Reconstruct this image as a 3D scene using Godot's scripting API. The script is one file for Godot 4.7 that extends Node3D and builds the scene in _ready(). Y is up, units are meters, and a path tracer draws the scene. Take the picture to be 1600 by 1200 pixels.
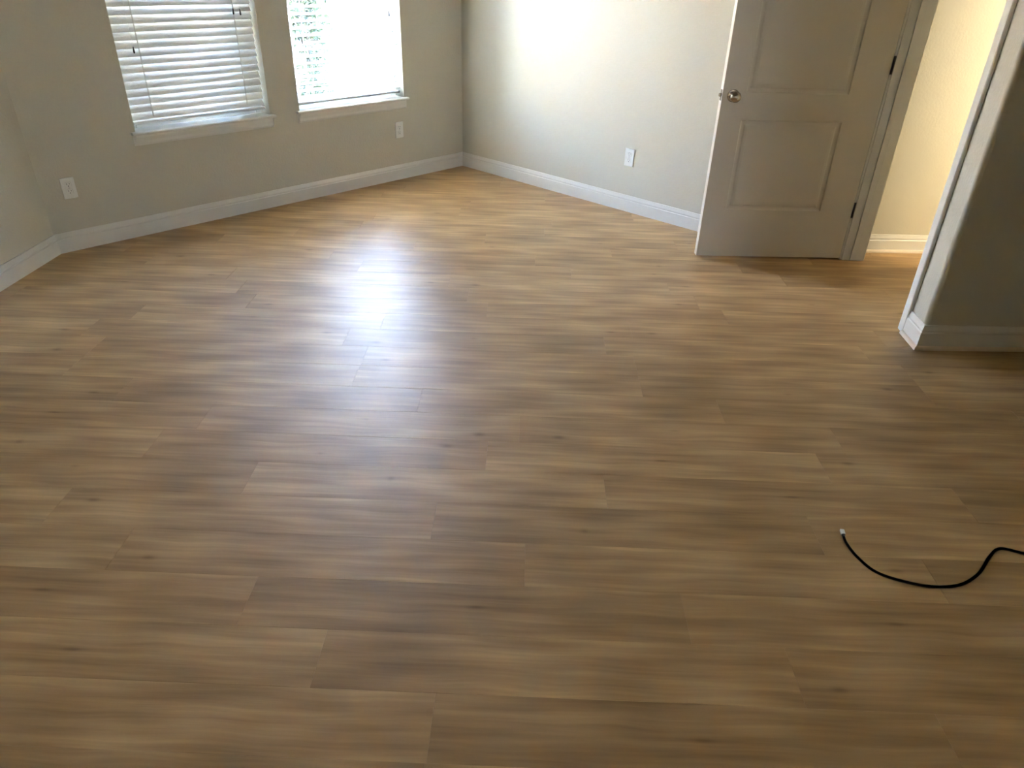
extends Node3D

const CEIL := 2.7
const BASE_H := 0.112
var M := {}
var rng := RandomNumberGenerator.new()

# ---------------------------------------------------------------- mesh helpers
func st_new() -> SurfaceTool:
	var st := SurfaceTool.new()
	st.begin(Mesh.PRIMITIVE_TRIANGLES)
	return st

# a flat polygon (fan), turned so that its normal points away from `inside`
func face(st: SurfaceTool, pts: Array, inside: Vector3, uvs: Array = []) -> void:
	var n: Vector3 = (pts[1] - pts[0]).cross(pts[2] - pts[0])
	if n.length() < 1e-14 and pts.size() > 3:
		n = (pts[2] - pts[0]).cross(pts[3] - pts[0])
	n = n.normalized()
	var c := Vector3.ZERO
	for p in pts: c += p
	c /= pts.size()
	var order := range(pts.size())
	if n.dot(c - inside) < 0.0:
		n = -n
	else:
		order.reverse()
	for i in range(1, pts.size() - 1):
		for k in [order[0], order[i], order[i + 1]]:
			st.set_normal(n)
			if uvs.size() > 0: st.set_uv(uvs[k])
			st.add_vertex(pts[k])

func box(st: SurfaceTool, c: Vector3, s: Vector3, b := 0.0) -> void:
	var h := s * 0.5
	if b <= 0.0:
		for ax in 3:
			var a1 := (ax + 1) % 3
			var a2 := (ax + 2) % 3
			for sg in [-1.0, 1.0]:
				var q := []
				for k in [[-1, -1], [1, -1], [1, 1], [-1, 1]]:
					var v := Vector3.ZERO
					v[ax] = sg * h[ax]; v[a1] = k[0] * h[a1]; v[a2] = k[1] * h[a2]
					q.append(c + v)
				face(st, q, c)
		return
	for ax in 3:
		var a1 := (ax + 1) % 3
		var a2 := (ax + 2) % 3
		for sg in [-1.0, 1.0]:
			var q := []
			for k in [[-1, -1], [1, -1], [1, 1], [-1, 1]]:
				var v := Vector3.ZERO
				v[ax] = sg * h[ax]; v[a1] = k[0] * (h[a1] - b); v[a2] = k[1] * (h[a2] - b)
				q.append(c + v)
			face(st, q, c)
		for sa in [-1.0, 1.0]:
			for sb in [-1.0, 1.0]:
				var q2 := []
				for e in [[-1, 0], [1, 0], [1, 1], [-1, 1]]:
					var v := Vector3.ZERO
					v[ax] = e[0] * (h[ax] - b)
					v[a1] = sa * (h[a1] - (b if e[1] == 0 else 0.0))
					v[a2] = sb * (h[a2] - (0.0 if e[1] == 0 else b))
					q2.append(c + v)
				face(st, q2, c)
	for sx in [-1.0, 1.0]:
		for sy in [-1.0, 1.0]:
			for sz in [-1.0, 1.0]:
				var sg := Vector3(sx, sy, sz)
				var t := []
				for ax in 3:
					var v := h - Vector3.ONE * b
					v[ax] = h[ax]
					t.append(c + v * sg)
				face(st, t, c)

# a closed profile (Vector2: x = out from the wall, y = up) swept along local x from x0 to x1
func sweep_x(st: SurfaceTool, prof: Array, x0: float, x1: float, cut0 := 0.0, cut1 := 0.0) -> void:
	var mid := Vector2.ZERO
	for p in prof: mid += p
	mid /= prof.size()
	var inside := Vector3((x0 + x1) * 0.5, mid.y, mid.x)
	var n := prof.size()
	for i in n:
		var a: Vector2 = prof[i]
		var b: Vector2 = prof[(i + 1) % n]
		face(st, [Vector3(x0 + cut0 * a.x, a.y, a.x), Vector3(x1 + cut1 * a.x, a.y, a.x), Vector3(x1 + cut1 * b.x, b.y, b.x), Vector3(x0 + cut0 * b.x, b.y, b.x)], inside)
	var e0 := []
	var e1 := []
	for p in prof:
		e0.append(Vector3(x0 + cut0 * p.x, p.y, p.x)); e1.append(Vector3(x1 + cut1 * p.x, p.y, p.x))
	face(st, e0, inside); face(st, e1, inside)

# lathe about local z: prof of (radius, z)
func lathe_z(st: SurfaceTool, prof: Array, c: Vector3, n := 24) -> void:
	st.set_smooth_group(0)
	for i in prof.size() - 1:
		var a: Vector2 = prof[i]
		var b: Vector2 = prof[i + 1]
		var nr := Vector2(b.y - a.y, a.x - b.x).normalized()
		for k in n:
			var t0 := TAU * k / n
			var t1 := TAU * (k + 1) / n
			var d0 := Vector3(cos(t0), sin(t0), 0)
			var d1 := Vector3(cos(t1), sin(t1), 0)
			var vs := [c + d0 * a.x + Vector3(0, 0, a.y), c + d1 * a.x + Vector3(0, 0, a.y), c + d1 * b.x + Vector3(0, 0, b.y), c + d0 * b.x + Vector3(0, 0, b.y)]
			var ns := [d0 * nr.x + Vector3(0, 0, nr.y), d1 * nr.x + Vector3(0, 0, nr.y), d1 * nr.x + Vector3(0, 0, nr.y), d0 * nr.x + Vector3(0, 0, nr.y)]
			for q in [0, 2, 1, 0, 3, 2]:
				st.set_normal(ns[q])
				st.add_vertex(vs[q])

func tube(st: SurfaceTool, path: Array, r: float, n := 10, cap := true) -> void:
	var rings := []
	var up := Vector3.UP
	for i in path.size():
		var t: Vector3 = (path[min(i + 1, path.size() - 1)] - path[max(i - 1, 0)]).normalized()
		var ref := up if absf(t.dot(up)) < 0.95 else Vector3.RIGHT
		var s := t.cross(ref).normalized()
		var u := s.cross(t).normalized()
		var ring := []
		for k in n:
			var a := TAU * k / n
			ring.append((s * cos(a) + u * sin(a)))
		rings.append(ring)
	for i in path.size() - 1:
		for k in n:
			var k2 := (k + 1) % n
			var vs := [[path[i], rings[i][k]], [path[i], rings[i][k2]], [path[i + 1], rings[i + 1][k2]], [path[i + 1], rings[i + 1][k]]]
			for q in [0, 2, 1, 0, 3, 2]:
				st.set_normal(vs[q][1])
				st.add_vertex(vs[q][0] + vs[q][1] * r)
	if cap:
		for e in [0, path.size() - 1]:
			var pts := []
			for k in n: pts.append(path[e] + rings[e][k] * r)
			face(st, pts, path[1] if e == 0 else path[path.size() - 2])

# a slab of wall in its own axes (x along, y up, z into the room; room face at z = 0) with rectangular openings
func wall_mesh(st: SurfaceTool, x0: float, x1: float, h: float, thick: float, holes: Array) -> void:
	var xs := [x0, x1]
	var ys := [0.0, h]
	for r in holes:
		for v in [r.position.x, r.end.x]:
			if v > x0 and v < x1 and not xs.has(v): xs.append(v)
		for v in [r.position.y, r.end.y]:
			if v > 0 and v < h and not ys.has(v): ys.append(v)
	xs.sort(); ys.sort()
	var solid := func(i: int, j: int) -> bool:
		if i < 0 or j < 0 or i >= xs.size() - 1 or j >= ys.size() - 1: return false
		var p := Vector2((xs[i] + xs[i + 1]) * 0.5, (ys[j] + ys[j + 1]) * 0.5)
		for r in holes:
			if r.has_point(p): return false
		return true
	for i in xs.size() - 1:
		for j in ys.size() - 1:
			if not solid.call(i, j): continue
			var a: float = xs[i]; var b: float = xs[i + 1]; var c: float = ys[j]; var d: float = ys[j + 1]
			var mid := Vector3((a + b) * 0.5, (c + d) * 0.5, -thick * 0.5)
			face(st, [Vector3(a, c, 0), Vector3(b, c, 0), Vector3(b, d, 0), Vector3(a, d, 0)], mid)
			face(st, [Vector3(a, c, -thick), Vector3(b, c, -thick), Vector3(b, d, -thick), Vector3(a, d, -thick)], mid)
			if not solid.call(i - 1, j): face(st, [Vector3(a, c, 0), Vector3(a, d, 0), Vector3(a, d, -thick), Vector3(a, c, -thick)], mid)
			if not solid.call(i + 1, j): face(st, [Vector3(b, c, 0), Vector3(b, d, 0), Vector3(b, d, -thick), Vector3(b, c, -thick)], mid)
			if not solid.call(i, j - 1): face(st, [Vector3(a, c, 0), Vector3(b, c, 0), Vector3(b, c, -thick), Vector3(a, c, -thick)], mid)
			if not solid.call(i, j + 1): face(st, [Vector3(a, d, 0), Vector3(b, d, 0), Vector3(b, d, -thick), Vector3(a, d, -thick)], mid)

func obj(called: String, st: SurfaceTool, m: Material, parent: Node = self, at := Transform3D.IDENTITY) -> MeshInstance3D:
	var o := MeshInstance3D.new()
	o.name = called
	o.mesh = st.commit()
	o.mesh.surface_set_material(0, m)
	o.transform = at
	o.cast_shadow = GeometryInstance3D.SHADOW_CASTING_SETTING_ON
	parent.add_child(o, true)
	return o

func structure(o: Node) -> Node:
	o.set_meta("kind", "structure")
	return o

func thing(called: String, label: String, category: String, at: Transform3D, group := "") -> Node3D:
	var o := Node3D.new()
	o.name = called
	o.transform = at
	add_child(o, true)
	o.set_meta("label", label)
	o.set_meta("category", category)
	if group != "": o.set_meta("group", group)
	return o

# axes of a wall whose room face runs on the floor from a to b (room on the left hand side of the walk seen from above)
func frame_of(a: Vector2, b: Vector2) -> Transform3D:
	var u := Vector3(b.x - a.x, 0, b.y - a.y).normalized()
	return Transform3D(Basis(u, Vector3.UP, u.cross(Vector3.UP)), Vector3(a.x, 0, a.y))

# ---------------------------------------------------------------- materials
func paint(c: Color, rough: float, relief := 0.0, rscale := 18.0) -> StandardMaterial3D:
	var m := StandardMaterial3D.new()
	m.albedo_color = c
	m.roughness = rough
	if relief > 0.0:
		var nz := FastNoiseLite.new()
		nz.seed = 11; nz.frequency = 0.045; nz.fractal_octaves = 3
		var t := NoiseTexture2D.new()
		t.width = 512; t.height = 512; t.seamless = true; t.as_normal_map = true; t.bump_strength = 3.0
		t.noise = nz
		m.normal_enabled = true
		m.normal_texture = t
		m.normal_scale = relief
		m.uv1_triplanar = true
		m.uv1_scale = Vector3.ONE * rscale / 8.0
	return m

# one printed plank face: streaks along the board, broad soft blotches, a few small knots
func plank_image(sd: int) -> Image:
	var w := 1024
	var h := 160
	var r := RandomNumberGenerator.new()
	r.seed = sd * 7919 + 13
	var n1 := FastNoiseLite.new(); n1.seed = sd; n1.frequency = 1.0; n1.fractal_octaves = 3
	var n2 := FastNoiseLite.new(); n2.seed = sd + 50; n2.frequency = 1.0; n2.fractal_octaves = 2
	var n3 := FastNoiseLite.new(); n3.seed = sd + 90; n3.frequency = 1.0; n3.fractal_octaves = 2
	var knots := []
	for k in r.randi_range(0, 2):
		knots.append([r.randf_range(0.05, 0.95), r.randf_range(0.15, 0.85), r.randf_range(0.006, 0.02), r.randf_range(0.03, 0.07), r.randf_range(0.15, 0.38)])
	var dark := Color(0.535, 0.405, 0.245)
	var light := Color(0.865, 0.715, 0.505)
	var im := Image.create(w, h, false, Image.FORMAT_RGB8)
	for y in h:
		var v := float(y) / h
		for x in w:
			var u := float(x) / w
			var warp := n3.get_noise_2d(u * 3.0, v * 1.2) * 0.05
			var t := 0.60
			t += 0.26 * n1.get_noise_2d(u * 1.6, (v + warp) * 3.4)
			t += 0.09 * n2.get_noise_2d(u * 2.6 + 9.0, (v + warp) * 13.0)
			t += 0.03 * n2.get_noise_2d(u * 18.0, v * 60.0)
			t += 0.30 * n3.get_noise_2d(u * 2.3 + 40.0, v * 1.0)
			for k in knots:
				var dx: float = (u - k[0]) / k[2]
				var dy: float = (v - k[1]) / k[3]
				var g: float = exp(-dx * dx - dy * dy)
				var tail: float = exp(-dx * dx / 22.0 - dy * dy * 1.6)
				t -= k[4] * g + k[4] * 0.35 * tail
			im.set_pixel(x, y, dark.lerp(light, clampf(t, 0.0, 1.0)))
	return im

func grain_normal() -> ImageTexture:
	var w := 512
	var h := 256
	var nz := FastNoiseLite.new(); nz.seed = 5; nz.frequency = 1.0; nz.fractal_octaves = 2
	var im := Image.create(w, h, false, Image.FORMAT_RGB8)
	for y in h:
		for x in w:
			var t := 0.5 + 0.35 * nz.get_noise_2d(x * 0.012, y * 0.11) + 0.15 * nz.get_noise_2d(x * 0.05 + 100.0, y * 0.42)
			im.set_pixel(x, y, Color(t, t, t))
	im.bump_map_to_normal_map(2.0)
	return ImageTexture.create_from_image(im)

func make_materials() -> void:
	M.wall = paint(Color(0.79, 0.765, 0.685), 0.75, 0.25)
	M.ceiling = paint(Color(0.86, 0.85, 0.81), 0.9, 0.3)
	M.trim = paint(Color(0.87, 0.855, 0.81), 0.42)
	M.shoe = paint(Color(0.86, 0.79, 0.70), 0.5)
	M.door = paint(Color(0.80, 0.76, 0.69), 0.45)
	M.slat = paint(Color(0.93, 0.93, 0.91), 0.45)
	M.slat.backlight_enabled = false
	M.slat.backlight = Color(0.22, 0.22, 0.21)
	M.vinyl = paint(Color(0.92, 0.92, 0.90), 0.4)
	M.cord = paint(Color(0.90, 0.89, 0.86), 0.8)
	M.tassel = paint(Color(0.20, 0.19, 0.18), 0.6)
	M.plastic = paint(Color(0.90, 0.90, 0.87), 0.35)
	M.slot = paint(Color(0.10, 0.10, 0.10), 0.7)
	M.subfloor = paint(Color(0.16, 0.12, 0.08), 0.9)
	M.cable = paint(Color(0.035, 0.032, 0.03), 0.45)
	M.gap = paint(Color(0.30, 0.27, 0.22), 0.8)
	var nickel := paint(Color(0.62, 0.58, 0.52), 0.22)
	nickel.metallic = 1.0
	M.nickel = nickel
	M.hinge = paint(Color(0.66, 0.62, 0.55), 0.5)
	var steel := paint(Color(0.80, 0.79, 0.77), 0.3)
	steel.metallic = 1.0
	M.steel = steel
	var glass := StandardMaterial3D.new()
	glass.albedo_color = Color(0.92, 0.97, 0.96, 0.06)
	glass.transparency = BaseMaterial3D.TRANSPARENCY_ALPHA
	glass.roughness = 0.02
	M.glass = glass
	M.stucco = paint(Color(0.62, 0.58, 0.52), 0.9, 0.3)
	M.ground = paint(Color(0.62, 0.60, 0.55), 0.95)
	M.bark = paint(Color(0.33, 0.27, 0.21), 0.9)
	M.leaf = paint(Color(0.30, 0.36, 0.25), 0.7)
	var lamp := paint(Color(0.95, 0.90, 0.80), 0.5)
	lamp.emission_enabled = true
	lamp.emission = Color(1.0, 0.82, 0.55)
	lamp.emission_energy_multiplier = 0.03
	M.lamp = lamp
	var gn := grain_normal()
	M.planks = []
	var tones := [Color(1.0, 1.0, 1.0), Color(0.98, 0.975, 0.97), Color(0.955, 0.945, 0.935), Color(0.91, 0.90, 0.885)]
	for k in 6:
		var tex := ImageTexture.create_from_image(plank_image(k + 1))
		var row := []
		for c in tones:
			var m := StandardMaterial3D.new()
			m.albedo_texture = tex
			m.albedo_color = c
			m.roughness = 0.44
			m.metallic_specular = 0.5
			m.normal_enabled = true
			m.normal_texture = gn
			m.normal_scale = 0.22
			row.append(m)
		M.planks.append(row)

# ---------------------------------------------------------------- setting
const ROW0 := -1.299
const ROW := 0.178
const LEN := 1.21
# floor outline (x, z), walls stand on its rim
var room := PackedVector2Array([Vector2(-2.78, 3.6), Vector2(-2.78, -3.93), Vector2(-0.575, -6.36), Vector2(1.52, -4.50), Vector2(3.70, -4.62), Vector2(3.70, 3.6)])

func build_floor() -> void:
	var st := st_new()
	var cen := Vector3(0.3, -0.06, -1.0)
	var top := []
	var bot := []
	for p in room:
		top.append(Vector3(p.x, -0.008, p.y)); bot.append(Vector3(p.x, -0.12, p.y))
	# the outline is convex
	face(st, top, cen); face(st, bot, cen)
	for i in room.size():
		var j := (i + 1) % room.size()
		face(st, [top[i], top[j], bot[j], bot[i]], cen)
	var floor_node := obj("floor", st, M.subfloor)
	structure(floor_node)
	# end joints read from the photograph, by row
	var known := {0: 0.477, -1: 0.722, -2: -0.179, 1: 0.032, 3: 0.30, 4: -0.113, 7: 0.507, 9: 0.386, 2: 0.95}
	# boards that are visibly lighter or darker: row, x inside the board, tone
	var told := [[0, 0.2, 3], [-2, 0.3, 3], [-2, -0.6, 1], [4, 0.3, 0], [4, -0.5, 2], [7, 0.9, 3], [7, 0.2, 1], [9, 0.1, 3], [9, 0.8, 1], [-1, 0.9, 3], [-1, 0.3, 1], [3, 0.1, 0], [3, 0.7, 2], [1, -0.3, 2], [1, 0.4, 1]]
	rng.seed = 4242
	for k in range(-28, 30):
		var z1 := ROW0 - ROW * k
		var z0 := z1 - ROW
		if z0 > 3.6 or z1 < -6.4: continue
		var j0: float = known[k] if known.has(k) else rng.randf_range(0.0, LEN)
		j0 -= LEN * 6
		while j0 < 3.7:
			var x0 := j0
			var x1 := j0 + LEN
			j0 = x1
			var variant := rng.randi_range(0, 5)
			var tone: int = [0, 1, 1, 2, 2, 3][rng.randi_range(0, 5)]
			var fu := rng.randf() < 0.5
			var fv := rng.randf() < 0.5
			for t in told:
				if t[0] == k and t[1] > x0 and t[1] < x1: tone = t[2]
			var rect := PackedVector2Array([Vector2(x0, z0), Vector2(x1, z0), Vector2(x1, z1), Vector2(x0, z1)])
			for poly in Geometry2D.intersect_polygons(rect, room):
				plank(floor_node, poly, Vector2(x0, z0), fu, fv, M.planks[variant][tone])

func plank(parent: Node, poly: PackedVector2Array, o: Vector2, fu: bool, fv: bool, m: Material) -> void:
	var n := poly.size()
	var c := Vector2.ZERO
	for p in poly: c += p
	c /= n
	var area := 0.0
	for i in n: area += poly[i].cross(poly[(i + 1) % n])
	if absf(area) < 0.0008: return
	var s := signf(area)
	var inner := []
	for i in n:
		var a := (poly[i] - poly[(i + n - 1) % n]).normalized()
		var b := (poly[(i + 1) % n] - poly[i]).normalized()
		var na := Vector2(-a.y, a.x) * s
		var nb := Vector2(-b.y, b.x) * s
		var bis := (na + nb).normalized()
		inner.append(poly[i] + bis * (0.0007 / maxf(0.3, bis.dot(na))))
	var uv := func(p: Vector2) -> Vector2:
		var q := (p - o) / Vector2(LEN, ROW)
		return Vector2(1.0 - q.x if fu else q.x, 1.0 - q.y if fv else q.y)
	var st := st_new()
	var inside := Vector3(c.x, -0.004, c.y)
	var tp := []
	var tu := []
	for i in n:
		tp.append(Vector3(inner[i].x, 0, inner[i].y)); tu.append(uv.call(inner[i]))
	face(st, tp, inside, tu)
	for i in n:
		var j := (i + 1) % n
		var e0 := poly[i]
		var e1 := poly[j]
		var us := [uv.call(inner[i]), uv.call(inner[j]), uv.call(e1), uv.call(e0)]
		face(st, [tp[i], tp[j], Vector3(e1.x, -0.0008, e1.y), Vector3(e0.x, -0.0008, e0.y)], inside, us)
		face(st, [Vector3(e0.x, -0.0008, e0.y), Vector3(e1.x, -0.0008, e1.y), Vector3(e1.x, -0.008, e1.y), Vector3(e0.x, -0.008, e0.y)], inside, us)
	st.generate_tangents()
	obj("plank", st, m, parent)

var base_profile := [Vector2(0, 0), Vector2(0.015, 0), Vector2(0.015, BASE_H * 0.68), Vector2(0.011, BASE_H * 0.72), Vector2(0.0125, BASE_H * 0.80), Vector2(0.0075, BASE_H * 0.94), Vector2(0.006, BASE_H), Vector2(0, BASE_H)]

func wall(called: String, a: Vector2, b: Vector2, thick: float, holes: Array, ext0 := 0.0, ext1 := 0.0) -> MeshInstance3D:
	var st := st_new()
	var l := a.distance_to(b)
	wall_mesh(st, -ext0, l + ext1, CEIL, thick, holes)
	var o := obj(called, st, M.wall, self, frame_of(a, b))
	structure(o)
	return o

func baseboard(called: String, fr: Transform3D, x0: float, x1: float, cut0 := 0.0, cut1 := 0.0, shoe := false, sc := 1.0) -> void:
	var st := st_new()
	var prof := []
	for p in base_profile: prof.append(Vector2(p.x, p.y * sc))
	sweep_x(st, prof, x0, x1, cut0, cut1)
	var o := obj(called, st, M.trim, self, fr)
	structure(o)
	if shoe:
		var s2 := st_new()
		var q := [Vector2(0.015, 0)]
		for k in 6:
			var t := PI * 0.5 * k / 5.0
			q.append(Vector2(0.015 + 0.013 * cos(t), 0.018 * sin(t)))
		sweep_x(s2, q, x0, x1, cut0, cut1)
		obj("shoe_molding", s2, M.shoe, o)

# ---------------------------------------------------------------- window with frame, sashes, panes, stool and apron
func window_unit(called: String, fr: Transform3D, x0: float, x1: float, y0: float, y1: float) -> void:
	var w := Node3D.new()
	w.name = called
	w.transform = fr
	add_child(w, true)
	structure(w)
	var zc := -0.125
	var f := 0.045
	var st := st_new()
	box(st, Vector3(x0 + f * 0.5, (y0 + y1) * 0.5, zc), Vector3(f, y1 - y0, 0.06), 0.003)
	box(st, Vector3(x1 - f * 0.5, (y0 + y1) * 0.5, zc), Vector3(f, y1 - y0, 0.06), 0.003)
	box(st, Vector3((x0 + x1) * 0.5, y0 + f * 0.5, zc), Vector3(x1 - x0 - 2 * f, f, 0.06), 0.003)
	box(st, Vector3((x0 + x1) * 0.5, y1 - f * 0.5, zc), Vector3(x1 - x0 - 2 * f, f, 0.06), 0.003)
	obj("window_frame", st, M.vinyl, w)
	var ym := (y0 + y1) * 0.5
	for half in 2:
		var a := y0 + f if half == 0 else ym
		var b := ym if half == 0 else y1 - f
		var z := zc + (0.012 if half == 0 else -0.012)
		var s := st_new()
		var sw := 0.03
		box(s, Vector3(x0 + f + sw * 0.5, (a + b) * 0.5, z), Vector3(sw, b - a, 0.022), 0.002)
		box(s, Vector3(x1 - f - sw * 0.5, (a + b) * 0.5, z), Vector3(sw, b - a, 0.022), 0.002)
		box(s, Vector3((x0 + x1) * 0.5, a + sw * 0.5, z), Vector3(x1 - x0 - 2 * (f + sw), sw, 0.022), 0.002)
		box(s, Vector3((x0 + x1) * 0.5, b - sw * 0.5, z), Vector3(x1 - x0 - 2 * (f + sw), sw, 0.022), 0.002)
		var sash := obj("sash", s, M.vinyl, w)
		var g := st_new()
		var pts := [Vector3(x0 + f + sw, a + sw, z), Vector3(x1 - f - sw, a + sw, z), Vector3(x1 - f - sw, b - sw, z), Vector3(x0 + f + sw, b - sw, z)]
		face(g, pts, Vector3(0, 0, z - 1.0))
		obj("pane", g, M.glass, sash)
	# stool: a board lying in the opening with horns and a rounded nose; apron below
	var st2 := st_new()
	box(st2, Vector3((x0 + x1) * 0.5, y0 - 0.002, -0.045), Vector3(x1 - x0, 0.018, 0.10), 0.001)
	var nose := [Vector2(0.0, -0.011), Vector2(0.026, -0.011), Vector2(0.032, -0.007), Vector2(0.034, -0.002), Vector2(0.032, 0.004), Vector2(0.026, 0.007), Vector2(0.0, 0.007)]
	var np := []
	for p in nose: np.append(p + Vector2(0.0005, y0))
	sweep_x(st2, np, x0 - 0.028, x1 + 0.028)
	obj("window_sill", st2, M.trim, w)
	var st3 := st_new()
	var ap := [Vector2(0.0005, y0 - 0.011), Vector2(0.016, y0 - 0.011), Vector2(0.016, y0 - 0.025), Vector2(0.011, y0 - 0.045), Vector2(0.012, y0 - 0.062), Vector2(0.007, y0 - 0.072), Vector2(0.0005, y0 - 0.072)]
	sweep_x(st3, ap, x0 - 0.022, x1 + 0.022, 1.0, -1.0)
	obj("apron", st3, M.trim, w)

# ---------------------------------------------------------------- blind: headrail, slats, ladders, cords with tassels, bottom rail
func blind(label: String, fr: Transform3D, x0: float, x1: float, y0: float, y1: float, tilt: float, cords: Array, sag := 0.0) -> void:
	var t := thing("window_blind", label, "blind", fr * Transform3D(Basis.IDENTITY, Vector3((x0 + x1) * 0.5, y0, -0.048)), "white slatted blinds")
	var l := x1 - x0
	var st := st_new()
	box(st, Vector3(0, y1 - y0 - 0.03, 0), Vector3(l, 0.055, 0.055), 0.003)
	obj("headrail", st, M.slat, t)
	st = st_new()
	box(st, Vector3(0, 0.011, 0), Vector3(l, 0.018, 0.050), 0.004)
	obj("bottom_rail", st, M.slat, t)
	# one slat: a shallow crowned strip
	var prof := []
	var nseg := 6
	for k in nseg + 1:
		var q := -1.0 + 2.0 * k / nseg
		prof.append(Vector2(q * 0.0245, 0.0035 * (1.0 - q * q) + 0.0013))
	for k in nseg + 1:
		var q := 1.0 - 2.0 * k / nseg
		prof.append(Vector2(q * 0.0245, 0.0035 * (1.0 - q * q) - 0.0013))
	st = st_new()
	var c := Vector3(0, 0.001, 0)
	for k in nseg:
		for pair in [[k, k + 1], [2 * nseg + 1 - k, 2 * nseg - k]]:
			var a: Vector2 = prof[pair[0]]
			var b: Vector2 = prof[pair[1]]
			var far := Vector3(0, -1, 0) if pair[0] == k else Vector3(0, 1, 0)
			face(st, [Vector3(-l / 2, a.y, a.x), Vector3(l / 2, a.y, a.x), Vector3(l / 2, b.y, b.x), Vector3(-l / 2, b.y, b.x)], far)
	for pair in [[0, 2 * nseg + 1], [nseg, nseg + 1]]:
		var a: Vector2 = prof[pair[0]]
		var b: Vector2 = prof[pair[1]]
		face(st, [Vector3(-l / 2, a.y, a.x), Vector3(l / 2, a.y, a.x), Vector3(l / 2, b.y, b.x), Vector3(-l / 2, b.y, b.x)], c)
	for e in [-1.0, 1.0]:
		for k in nseg:
			face(st, [Vector3(e * l / 2, prof[k].y, prof[k].x), Vector3(e * l / 2, prof[k + 1].y, prof[k + 1].x), Vector3(e * l / 2, prof[2 * nseg - k].y, prof[2 * nseg - k].x), Vector3(e * l / 2, prof[2 * nseg + 1 - k].y, prof[2 * nseg + 1 - k].x)], c)
	var mesh: ArrayMesh = st.commit()
	mesh.surface_set_material(0, M.slat)
	var pitch := 0.0425
	var n := int((y1 - y0 - 0.085) / pitch)
	for k in n:
		var o := MeshInstance3D.new()
		o.name = "slat"
		o.mesh = mesh
		var tk := tilt + sin(k * 2.3) * 1.6
		o.transform = Transform3D(Basis(Vector3(0, 0, 1), sin(k * 1.7) * 0.0018) * Basis(Vector3(1, 0, 0), deg_to_rad(tk)), Vector3(0, 0.020 + pitch * (k + 0.62), 0))
		t.add_child(o, true)
	# ladder cords, front and back, at two places
	for sx in [-0.355, 0.355]:
		for sz in [-1.0, 1.0]:
			st = st_new()
			box(st, Vector3(sx * l, (y1 - y0) * 0.5, sz * 0.0262), Vector3(0.006, y1 - y0 - 0.08, 0.0012))
			obj("ladder_cord", st, M.cord, t)
	# lift and tilt cords that end in small dark tassels
	for cd in cords:
		st = st_new()
		var top := y1 - y0 - 0.06
		tube(st, [Vector3(cd[0], top, 0.031), Vector3(cd[0], (top + cd[1]) * 0.5, 0.033), Vector3(cd[0], cd[1], 0.032)], 0.0004, 5)
		var cord := obj("pull_cord", st, M.cord, t)
		st = st_new()
		var tp := []
		tp = [Vector2(0.001, 0.0), Vector2(0.003, -0.004), Vector2(0.0055, -0.026), Vector2(0.0045, -0.034), Vector2(0.0005, -0.036)]
		var q2 := st_new()
		lathe_z(q2, tp, Vector3.ZERO, 10)
		var ta := obj("tassel", q2, M.tassel, cord)
		ta.transform = Transform3D(Basis(Vector3(1, 0, 0), -PI / 2), Vector3(cd[0], cd[1], 0.032))
		ta.set_meta("label", "small dark cord tassel")

func outlet(label: String, fr: Transform3D, x: float, y: float, w := 0.074, h := 0.118) -> void:
	var t := thing("wall_outlet", label, "outlet", fr * Transform3D(Basis.IDENTITY, Vector3(x, y, 0)), "white wall outlets")
	var st := st_new()
	box(st, Vector3(0, 0, 0.003), Vector3(w, h, 0.006), 0.002)
	obj("cover_plate", st, M.plastic, t)
	for s in [-1.0, 1.0]:
		st = st_new()
		box(st, Vector3(0, s * 0.0195, 0.0062), Vector3(0.034, 0.028, 0.004), 0.0018)
		var r := obj("receptacle", st, M.plastic, t)
		for q in [[-0.0065, 0.004, 0.002, 0.009], [0.0065, 0.004, 0.002, 0.007], [0.0, -0.008, 0.005, 0.0045]]:
			st = st_new()
			box(st, Vector3(q[0], s * 0.0195 + q[1], 0.0081), Vector3(q[2], q[3], 0.0006))
			obj("slot", st, M.slot, r)
	st = st_new()
	lathe_z(st, [Vector2(0.0035, 0.0055), Vector2(0.003, 0.0072), Vector2(0.0002, 0.0076)], Vector3.ZERO, 10)
	obj("screw", st, M.steel, t)

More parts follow.
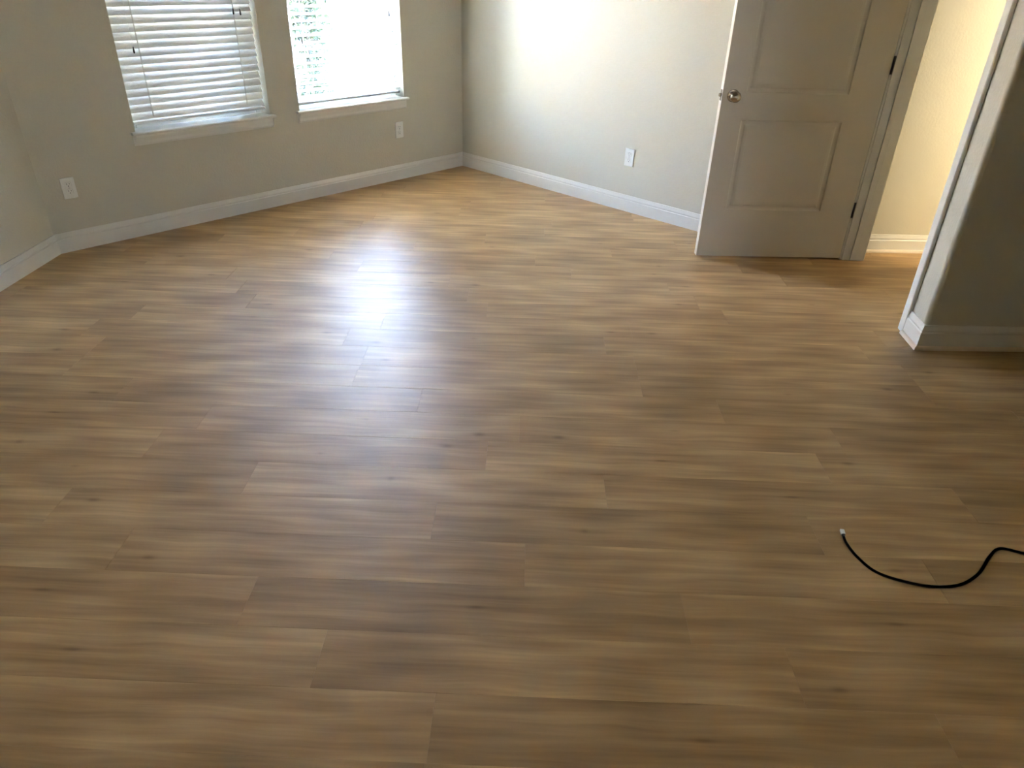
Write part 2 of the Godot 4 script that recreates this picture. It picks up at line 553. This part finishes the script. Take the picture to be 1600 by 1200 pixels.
# ---------------------------------------------------------------- two-panel door, standing open
func door_leaf(a: Vector2, b: Vector2) -> void:
	var fr := frame_of(a, b)           # x from latch edge to hinge edge, z towards the room
	var d := Node3D.new()
	d.name = "door_1"
	d.transform = fr
	add_child(d, true)
	structure(d)
	var w := a.distance_to(b)
	var th := 0.045
	var y0 := 0.012
	var y1 := 2.04
	var panels := [Rect2(0.128, 0.298, w - 0.128 - 0.190, 0.505), Rect2(0.128, 0.945, w - 0.128 - 0.190, 0.96)]
	# stiles and rails round the two panel openings
	var st := st_new()
	var xs := [0.0, panels[0].position.x, panels[0].end.x, w]
	var ys := [y0, panels[0].position.y, panels[0].end.y, panels[1].position.y, panels[1].end.y, y1]
	for i in 3:
		for j in 5:
			if i == 1 and (j == 1 or j == 3): continue
			for z in [0.0, -th]:
				face(st, [Vector3(xs[i], ys[j], z), Vector3(xs[i + 1], ys[j], z), Vector3(xs[i + 1], ys[j + 1], z), Vector3(xs[i], ys[j + 1], z)], Vector3(w / 2, 1.0, -th / 2))
	var mid := Vector3(w / 2, 1.0, -th / 2)
	face(st, [Vector3(0, y0, 0), Vector3(0, y1, 0), Vector3(0, y1, -th), Vector3(0, y0, -th)], mid)
	face(st, [Vector3(w, y0, 0), Vector3(w, y1, 0), Vector3(w, y1, -th), Vector3(w, y0, -th)], mid)
	face(st, [Vector3(0, y0, 0), Vector3(w, y0, 0), Vector3(w, y0, -th), Vector3(0, y0, -th)], mid)
	face(st, [Vector3(0, y1, 0), Vector3(w, y1, 0), Vector3(w, y1, -th), Vector3(0, y1, -th)], mid)
	obj("door_leaf", st, M.door, d)
	# moulded panels: a cove down, a bead and a raised field, on both faces
	var steps := [[0.0, 0.0], [0.006, -0.0065], [0.014, -0.0085], [0.022, -0.0085], [0.030, -0.0045], [0.044, -0.0025]]
	for r in panels:
		var p := st_new()
		for side in [1.0, -1.0]:
			var zf := func(q: float) -> float: return q if side > 0 else -th - q
			for k in steps.size() - 1:
				var ra: Rect2 = r.grow(-steps[k][0])
				var rb: Rect2 = r.grow(-steps[k + 1][0])
				var za: float = zf.call(steps[k][1])
				var zb: float = zf.call(steps[k + 1][1])
				var ca := [Vector3(ra.position.x, ra.position.y, za), Vector3(ra.end.x, ra.position.y, za), Vector3(ra.end.x, ra.end.y, za), Vector3(ra.position.x, ra.end.y, za)]
				var cb := [Vector3(rb.position.x, rb.position.y, zb), Vector3(rb.end.x, rb.position.y, zb), Vector3(rb.end.x, rb.end.y, zb), Vector3(rb.position.x, rb.end.y, zb)]
				for e in 4:
					var f2 := (e + 1) % 4
					face(p, [ca[e], ca[f2], cb[f2], cb[e]], Vector3(r.get_center().x, r.get_center().y, -th / 2 - side * 4.0))
			var rc: Rect2 = r.grow(-steps[-1][0])
			var z: float = zf.call(steps[-1][1])
			face(p, [Vector3(rc.position.x, rc.position.y, z), Vector3(rc.end.x, rc.position.y, z), Vector3(rc.end.x, rc.end.y, z), Vector3(rc.position.x, rc.end.y, z)], mid)
		obj("door_panel", p, M.door, d)
	# knob on both faces
	for side in [1.0, -1.0]:
		var k := st_new()
		var rose := [Vector2(0.033, 0.0), Vector2(0.033, 0.003), Vector2(0.029, 0.008), Vector2(0.014, 0.010)]
		lathe_z(k, rose, Vector3.ZERO, 28)
		var ball := [Vector2(0.011, 0.009), Vector2(0.011, 0.026), Vector2(0.016, 0.030)]
		for i in 13:
			var t := -0.95 + (PI / 2 + 0.95) * i / 12.0
			ball.append(Vector2(0.0285 * cos(t) + 0.0005, 0.050 + 0.021 * sin(t)))
		var k2 := st_new()
		lathe_z(k2, ball, Vector3.ZERO, 28)
		var tr := Transform3D(Basis.IDENTITY if side > 0 else Basis(Vector3.UP, PI), Vector3(0.060, 0.928, 0.0 if side > 0 else -th))
		var kn := obj("door_knob", k2, M.nickel, d, tr)
		obj("rose", k, M.nickel, kn)
	# latch plate and bolt in the edge
	st = st_new()
	box(st, Vector3(-0.0006, 0.928, -th / 2), Vector3(0.0012, 0.057, 0.025))
	var lp := obj("latch_plate", st, M.nickel, d)
	st = st_new()
	box(st, Vector3(-0.007, 0.928, -th / 2), Vector3(0.012, 0.018, 0.012), 0.003)
	obj("latch_bolt", st, M.nickel, lp)
	# hinges at the jamb side
	for y in [0.31, 1.10, 1.86]:
		st = st_new()
		tube(st, [Vector3(w + 0.007, y - 0.045, 0.004), Vector3(w + 0.007, y, 0.004), Vector3(w + 0.007, y + 0.045, 0.004)], 0.006, 10)
		box(st, Vector3(w + 0.001, y, -th / 2), Vector3(0.002, 0.089, th - 0.006))
		obj("hinge", st, M.hinge, d)

# ---------------------------------------------------------------- shrub: stems and several thousand single leaves
func shrub(label: String, at: Vector3, size: Vector3, sd: int) -> void:
	var t := thing("shrub", label, "shrub", Transform3D(Basis(Vector3.UP, atan2(0.739, 0.673)), at))
	var r := RandomNumberGenerator.new()
	r.seed = sd
	var st := st_new()
	for k in 7:
		var b := Vector3(r.randf_range(-0.15, 0.15), 0, r.randf_range(-0.1, 0.1))
		var e := Vector3(r.randf_range(-0.7, 0.7) * size.x, r.randf_range(0.6, 0.95) * size.y, r.randf_range(-0.5, 0.5) * size.z)
		tube(st, [b, b.lerp(e, 0.5) + Vector3(0, 0.12, 0), e], 0.018, 6)
	obj("stem", st, M.bark, t)
	var leaf := st_new()
	var l := [Vector3(0, 0, 0), Vector3(0.022, 0.006, 0.03), Vector3(0.018, 0.004, 0.062), Vector3(0, -0.006, 0.092), Vector3(-0.018, 0.004, 0.062), Vector3(-0.022, 0.006, 0.03)]
	for k in range(1, 5):
		face(leaf, [l[0], l[k], l[k + 1]], Vector3(0, -1, 0))
	var lm: ArrayMesh = leaf.commit()
	lm.surface_set_material(0, M.leaf)
	var mm := MultiMesh.new()
	mm.transform_format = MultiMesh.TRANSFORM_3D
	mm.mesh = lm
	mm.instance_count = 9000
	for k in mm.instance_count:
		var d := Vector3(r.randfn(), r.randfn(), r.randfn()).normalized()
		d *= 0.75 + 0.25 * r.randf()
		var lump := 1.0 + 0.10 * sin(d.x * 9.0 + d.y * 5.0) + 0.08 * sin(d.y * 13.0 + d.z * 7.0)
		var p := Vector3(d.x * size.x, (0.5 + 0.5 * d.y) * size.y, d.z * size.z) * Vector3(lump, 1, lump)
		var b := Basis.from_euler(Vector3(r.randf_range(-1.0, 1.0), r.randf() * TAU, r.randf_range(-0.8, 0.8)))
		mm.set_instance_transform(k, Transform3D(b.scaled(Vector3.ONE * r.randf_range(0.8, 1.4)), p))
	var f := MultiMeshInstance3D.new()
	f.name = "foliage"
	f.multimesh = mm
	t.add_child(f, true)
	f.set_meta("kind", "stuff")

# ---------------------------------------------------------------- scene
func _ready() -> void:
	# camera
	var cam := Camera3D.new()
	cam.position = Vector3(0, 1.55, 0)
	cam.rotation_degrees = Vector3(-30.7, 0.8, 1.7)
	cam.fov = rad_to_deg(2.0 * atan(600.0 / 1125.0))
	cam.near = 0.05
	add_child(cam)
	cam.current = true
	# sky, exposure
	var sky_m := ProceduralSkyMaterial.new()
	sky_m.sky_top_color = Color(0.60, 0.73, 0.94)
	sky_m.sky_horizon_color = Color(0.885, 0.905, 0.905)
	sky_m.sky_curve = 0.2
	sky_m.ground_bottom_color = Color(0.45, 0.43, 0.38)
	sky_m.ground_horizon_color = Color(0.72, 0.74, 0.74)
	sky_m.sky_energy_multiplier = 1.0
	var sky := Sky.new()
	sky.sky_material = sky_m
	var env := Environment.new()
	env.background_mode = Environment.BG_SKY
	env.sky = sky
	env.tonemap_mode = Environment.TONE_MAPPER_LINEAR
	env.tonemap_exposure = 150.0
	env.sdfgi_enabled = true
	env.ssao_enabled = true
	env.ssil_enabled = true
	var we := WorldEnvironment.new()
	we.environment = env
	add_child(we)
	# sun: high, from behind the house, so it reaches the yard but not this window wall
	var sun := DirectionalLight3D.new()
	sun.light_color = Color(1.0, 0.95, 0.86)
	sun.light_energy = 1.5
	sun.light_angular_distance = 0.5
	sun.shadow_enabled = true
	add_child(sun)
	sun.look_at_from_position(Vector3.ZERO, Vector3(-0.35, -0.95, -0.55), Vector3.UP)

	make_materials()

	# floor and ceiling
	build_floor()
	var st := st_new()
	var cc := Vector3(0.3, CEIL + 0.06, -1.0)
	var lo := []
	var hi := []
	var mid2 := Vector2(0.4, -1.0)
	for p in room:
		var q: Vector2 = p + (p - mid2).normalized() * 0.50
		lo.append(Vector3(q.x, CEIL, q.y)); hi.append(Vector3(q.x, CEIL + 0.12, q.y))
	face(st, lo, cc); face(st, hi, cc)
	for i in room.size():
		var j := (i + 1) % room.size()
		face(st, [lo[i], lo[j], hi[j], hi[i]], cc)
	structure(obj("ceiling", st, M.ceiling))

	# walls: room faces lie 15 mm behind the baseboard fronts measured in the photograph
	var A := Vector2(-2.705, -3.905)
	var B := Vector2(-0.566, -6.254)
	var K := Vector2(1.510, -4.385)
	var R := Vector2(3.62, -4.50)
	var P0 := Vector2(1.950, -4.41)
	var P1 := Vector2(1.878, -3.085)
	var Q := Vector2(3.62, -3.17)
	var win := [Rect2(0.575, 0.60, 0.875, 1.50), Rect2(1.672, 0.60, 0.905, 1.50)]
	wall("wall_left", Vector2(-2.705, 3.5), A, 0.16, [], 0.16, 0.07)
	wall("wall_back_left", A, B, 0.16, win, 0.0, 0.16)
	wall("wall_back_right", B, K, 0.16, [], 0.16, 0.0)
	wall("wall_back", K, R, 0.16, [], 0.0, 0.16)
	wall("wall_right", R, Vector2(3.62, 3.5), 0.16, [], 0.16, 0.16)
	var rear := Rect2(0.80, 1.28, 0.72, 0.80)
	wall("wall_front", Vector2(3.62, 3.5), Vector2(-2.705, 3.5), 0.16, [rear], 0.16, 0.16)
	window_unit("window_3", frame_of(Vector2(3.62, 3.5), Vector2(-2.705, 3.5)), rear.position.x, rear.end.x, rear.position.y, rear.end.y)
	# covered porch outside the rear window
	st = st_new()
	box(st, Vector3(0.45, CEIL + 0.06, 4.95), Vector3(6.6, 0.12, 2.2), 0.01)
	structure(obj("porch_roof", st, M.ceiling))
	var fr_left := frame_of(Vector2(-2.705, 3.5), A)
	var fr_win := frame_of(A, B)
	var fr_right := frame_of(B, K)
	var fr_back := frame_of(K, R)
	# wall with the doorway, and the wall that meets it at a rounded corner
	var fr_door := frame_of(P0, P1)
	var fr_dark := frame_of(P1, Q)
	var ld := P0.distance_to(P1)
	var o0 := 0.165                    # doorway along the wall
	var o1 := 1.115
	var rad := 0.022
	st = st_new()
	wall_mesh(st, 0.0, ld - rad, CEIL, 0.115, [Rect2(o0 - 0.018, -1.0, o1 - o0 + 0.036, 3.078)])
	structure(obj("wall_doorway", st, M.wall, self, fr_door))
	st = st_new()
	wall_mesh(st, rad, P1.distance_to(Q), CEIL, 0.115, [])
	# bullnose
	var bc := Vector3(rad, 0, -rad)
	for k in 8:
		var t0 := PI * 0.5 * k / 8.0
		var t1 := PI * 0.5 * (k + 1) / 8.0
		var d0 := Vector3(-sin(t0), 0, cos(t0)); var d1 := Vector3(-sin(t1), 0, cos(t1))
		var vs := [bc + d0 * rad, bc + d1 * rad, bc + d1 * rad + Vector3(0, CEIL, 0), bc + d0 * rad + Vector3(0, CEIL, 0)]
		var ns := [d0, d1, d1, d0]
		for q in [0, 1, 2, 0, 2, 3]:
			st.set_normal(ns[q]); st.add_vertex(vs[q])
	structure(obj("wall_beside_doorway", st, M.wall, self, fr_dark))

	# short partition inside the space beyond the doorway
	var part := frame_of(Vector2(2.55, -3.98), Vector2(2.55, -3.20))
	st = st_new()
	wall_mesh(st, 0.0, 0.775, CEIL, 0.09, [])
	structure(obj("wall_partition", st, M.wall, self, part))

	# return wall that closes off the right side, out of frame
	st = st_new()
	wall_mesh(st, 0.0, 1.82, CEIL, 0.115, [])
	structure(obj("wall_right_return", st, M.wall, self, frame_of(Vector2(1.80, -0.55), Vector2(3.62, -0.55))))

	# baseboards
	baseboard("baseboard_left", fr_left, 0.0, Vector2(-2.705, 3.5).distance_to(A), 0.0, -0.40)
	baseboard("baseboard_back_left", fr_win, 0.0, A.distance_to(B), 0.40, -1.0)
	baseboard("baseboard_back_right", fr_right, 0.0, B.distance_to(K), 1.0, -0.5)
	baseboard("baseboard_back", fr_back, 0.0, K.distance_to(R), 0.0, 0.0, true)
	baseboard("baseboard_doorway", fr_door, o1 + 0.055, ld, 0.0, 1.0, true, 1.08)
	baseboard("baseboard_right", fr_dark, 0.0, P1.distance_to(Q), -1.0, 0.0, true, 1.08)

	# door frame: jambs, stops, casings
	var trim := Node3D.new()
	trim.name = "trim_1"
	trim.transform = fr_door
	add_child(trim, true)
	structure(trim)
	for s in 2:
		var x := o0 - 0.009 if s == 0 else o1 + 0.009
		st = st_new()
		box(st, Vector3(x, 1.03, -0.0575), Vector3(0.018, 2.06, 0.119), 0.001)
		obj("jamb", st, M.trim, trim)
		st = st_new()
		box(st, Vector3(o0 + 0.005 if s == 0 else o1 - 0.005, 1.03, -0.060), Vector3(0.010, 2.05, 0.032), 0.001)
		obj("door_stop", st, M.trim, trim)
		for z in [0.009, -0.124]:
			st = st_new()
			box(st, Vector3(o0 - 0.032 if s == 0 else o1 + 0.032, 1.055, z), Vector3(0.056, 2.11, 0.018), 0.004)
			obj("casing", st, M.trim, trim)
	st = st_new()
	box(st, Vector3((o0 + o1) * 0.5, 2.069, -0.0575), Vector3(o1 - o0 + 0.036, 0.018, 0.119), 0.001)
	obj("jamb", st, M.trim, trim)
	for z in [0.009, -0.124]:
		st = st_new()
		box(st, Vector3((o0 + o1) * 0.5, 2.14, z), Vector3(o1 - o0 + 0.12, 0.056, 0.018), 0.004)
		obj("casing", st, M.trim, trim)

	# windows and blinds
	for k in 2:
		window_unit("window_%d" % (k + 1), fr_win, win[k].position.x, win[k].end.x, win[k].position.y, win[k].end.y)
	blind("white slatted blind on the left window, tilted nearly shut", fr_win, win[0].position.x + 0.008, win[0].end.x - 0.014, 0.636, 2.096, 58.0, [[-0.335, 0.42], [0.30, 0.60], [0.345, 0.595]])
	blind("white slatted blind on the right window nearer the corner, open to glare", fr_win, win[1].position.x + 0.008, win[1].end.x - 0.014, 0.632, 2.096, 9.0, [[-0.36, 0.42], [0.37, 0.56]])

	# door
	door_leaf(Vector2(1.039, -4.205), Vector2(1.922, -4.247))

	# floor lamp in the space beyond the doorway, out of sight behind the corner
	var hl := thing("floor_lamp", "warm floor lamp with drum shade in the space beyond the open door", "lamp", Transform3D(Basis.IDENTITY, Vector3(3.22, 0.0, -3.50)))
	st = st_new()
	lathe_z(st, [Vector2(0.0005, 0.0), Vector2(0.13, 0.0), Vector2(0.13, 0.012), Vector2(0.11, 0.022), Vector2(0.02, 0.030), Vector2(0.0005, 0.031)], Vector3.ZERO, 28)
	obj("base", st, M.nickel, hl, Transform3D(Basis(Vector3(1, 0, 0), -PI / 2), Vector3.ZERO))
	st = st_new()
	tube(st, [Vector3(0, 0.02, 0), Vector3(0, 0.6, 0), Vector3(0, 1.30, 0)], 0.011, 10)
	obj("pole", st, M.nickel, hl)
	st = st_new()
	lathe_z(st, [Vector2(0.14, 1.26), Vector2(0.12, 1.50)], Vector3.ZERO, 32)
	obj("lamp_shade", st, M.lamp, hl, Transform3D(Basis(Vector3(1, 0, 0), -PI / 2), Vector3.ZERO))
	var ol := OmniLight3D.new()
	ol.light_color = Color(1.0, 0.98, 0.92)
	ol.light_energy = 0.0095
	ol.light_size = 0.10
	ol.omni_range = 12.0
	ol.omni_attenuation = 2.0
	ol.shadow_enabled = true
	hl.add_child(ol)
	ol.position = Vector3(0, 1.40, 0)

	# outlets
	outlet("white wall outlet at far left below the left window", fr_win, 0.145, 0.355)
	outlet("white wall outlet under the right window, near the corner", fr_win, 2.515, 0.375)
	outlet("white wall outlet on the bright wall left of the open door", fr_right, 1.700, 0.372)

	# cable on the floor
	var cb := thing("cable", "thin black cable curving across the floor at right, small pale plug at its end", "cable", Transform3D(Basis.IDENTITY, Vector3(1.2, 0, -1.58)))
	var r := 0.0042
	var raw := [Vector3(1.036, r, -1.738), Vector3(1.033, r, -1.705), Vector3(1.045, r, -1.645), Vector3(1.078, r, -1.586), Vector3(1.150, r, -1.551), Vector3(1.226, r, -1.537), Vector3(1.306, r, -1.549), Vector3(1.388, r, -1.600), Vector3(1.455, r, -1.670), Vector3(1.512, r, -1.710), Vector3(1.580, r, -1.690), Vector3(1.70, r, -1.66), Vector3(1.85, r, -1.70), Vector3(2.1, r, -1.86)]
	var path := []
	for i in raw.size() - 1:
		for k in 8:
			var a: Vector3 = raw[max(i - 1, 0)]
			var d: Vector3 = raw[min(i + 2, raw.size() - 1)]
			path.append(raw[i].cubic_interpolate(raw[i + 1], a, d, k / 8.0) - Vector3(1.2, 0, -1.58))
	path.append(raw[-1] - Vector3(1.2, 0, -1.58))
	st = st_new()
	tube(st, path, r, 10)
	obj("sheath", st, M.cable, cb)
	st = st_new()
	var p0: Vector3 = path[0]
	var dir: Vector3 = (path[0] - path[1]).normalized()
	tube(st, [p0 - dir * 0.004, p0 + dir * 0.010, p0 + dir * 0.011], 0.0052, 10)
	var fe := obj("ferrule", st, M.steel, cb)
	st = st_new()
	box(st, Vector3.ZERO, Vector3(0.0125, 0.0095, 0.022), 0.0012)
	box(st, Vector3(0, 0.0058, 0.002), Vector3(0.006, 0.0025, 0.015), 0.0006)
	obj("plug", st, M.plastic, fe, Transform3D(Basis.looking_at(dir, Vector3.UP), p0 + dir * 0.018 + Vector3(0, 0.0012, 0)))
	fe.set_meta("label", "metal ferrule with small pale plug")

	shrub("dark green leafy shrub outside, close behind the left window", fr_win * Vector3(0.86, -0.2, -0.52), Vector3(0.74, 2.6, 0.24), 3)
	shrub("slim leafy shrub outside, standing further off beyond the right window", fr_win * Vector3(2.56, -0.2, -1.45), Vector3(0.28, 2.8, 0.28), 8)
	# yard: paving and a sunlit pale garden wall
	st = st_new()
	box(st, Vector3(-6, -0.30, -10), Vector3(40, 0.2, 40))
	structure(obj("ground", st, M.ground))
	st = st_new()
	var gw := frame_of(Vector2(-10.0, -5.2), Vector2(2.0, -15.5))
	box(st, Vector3(8.0, 1.05, -0.1), Vector3(16.0, 2.5, 0.2), 0.02)
	var g := obj("garden_wall", st, M.stucco, self, gw)
	g.set_meta("label", "pale sunlit garden wall glimpsed through the blinds")
	g.set_meta("category", "wall")
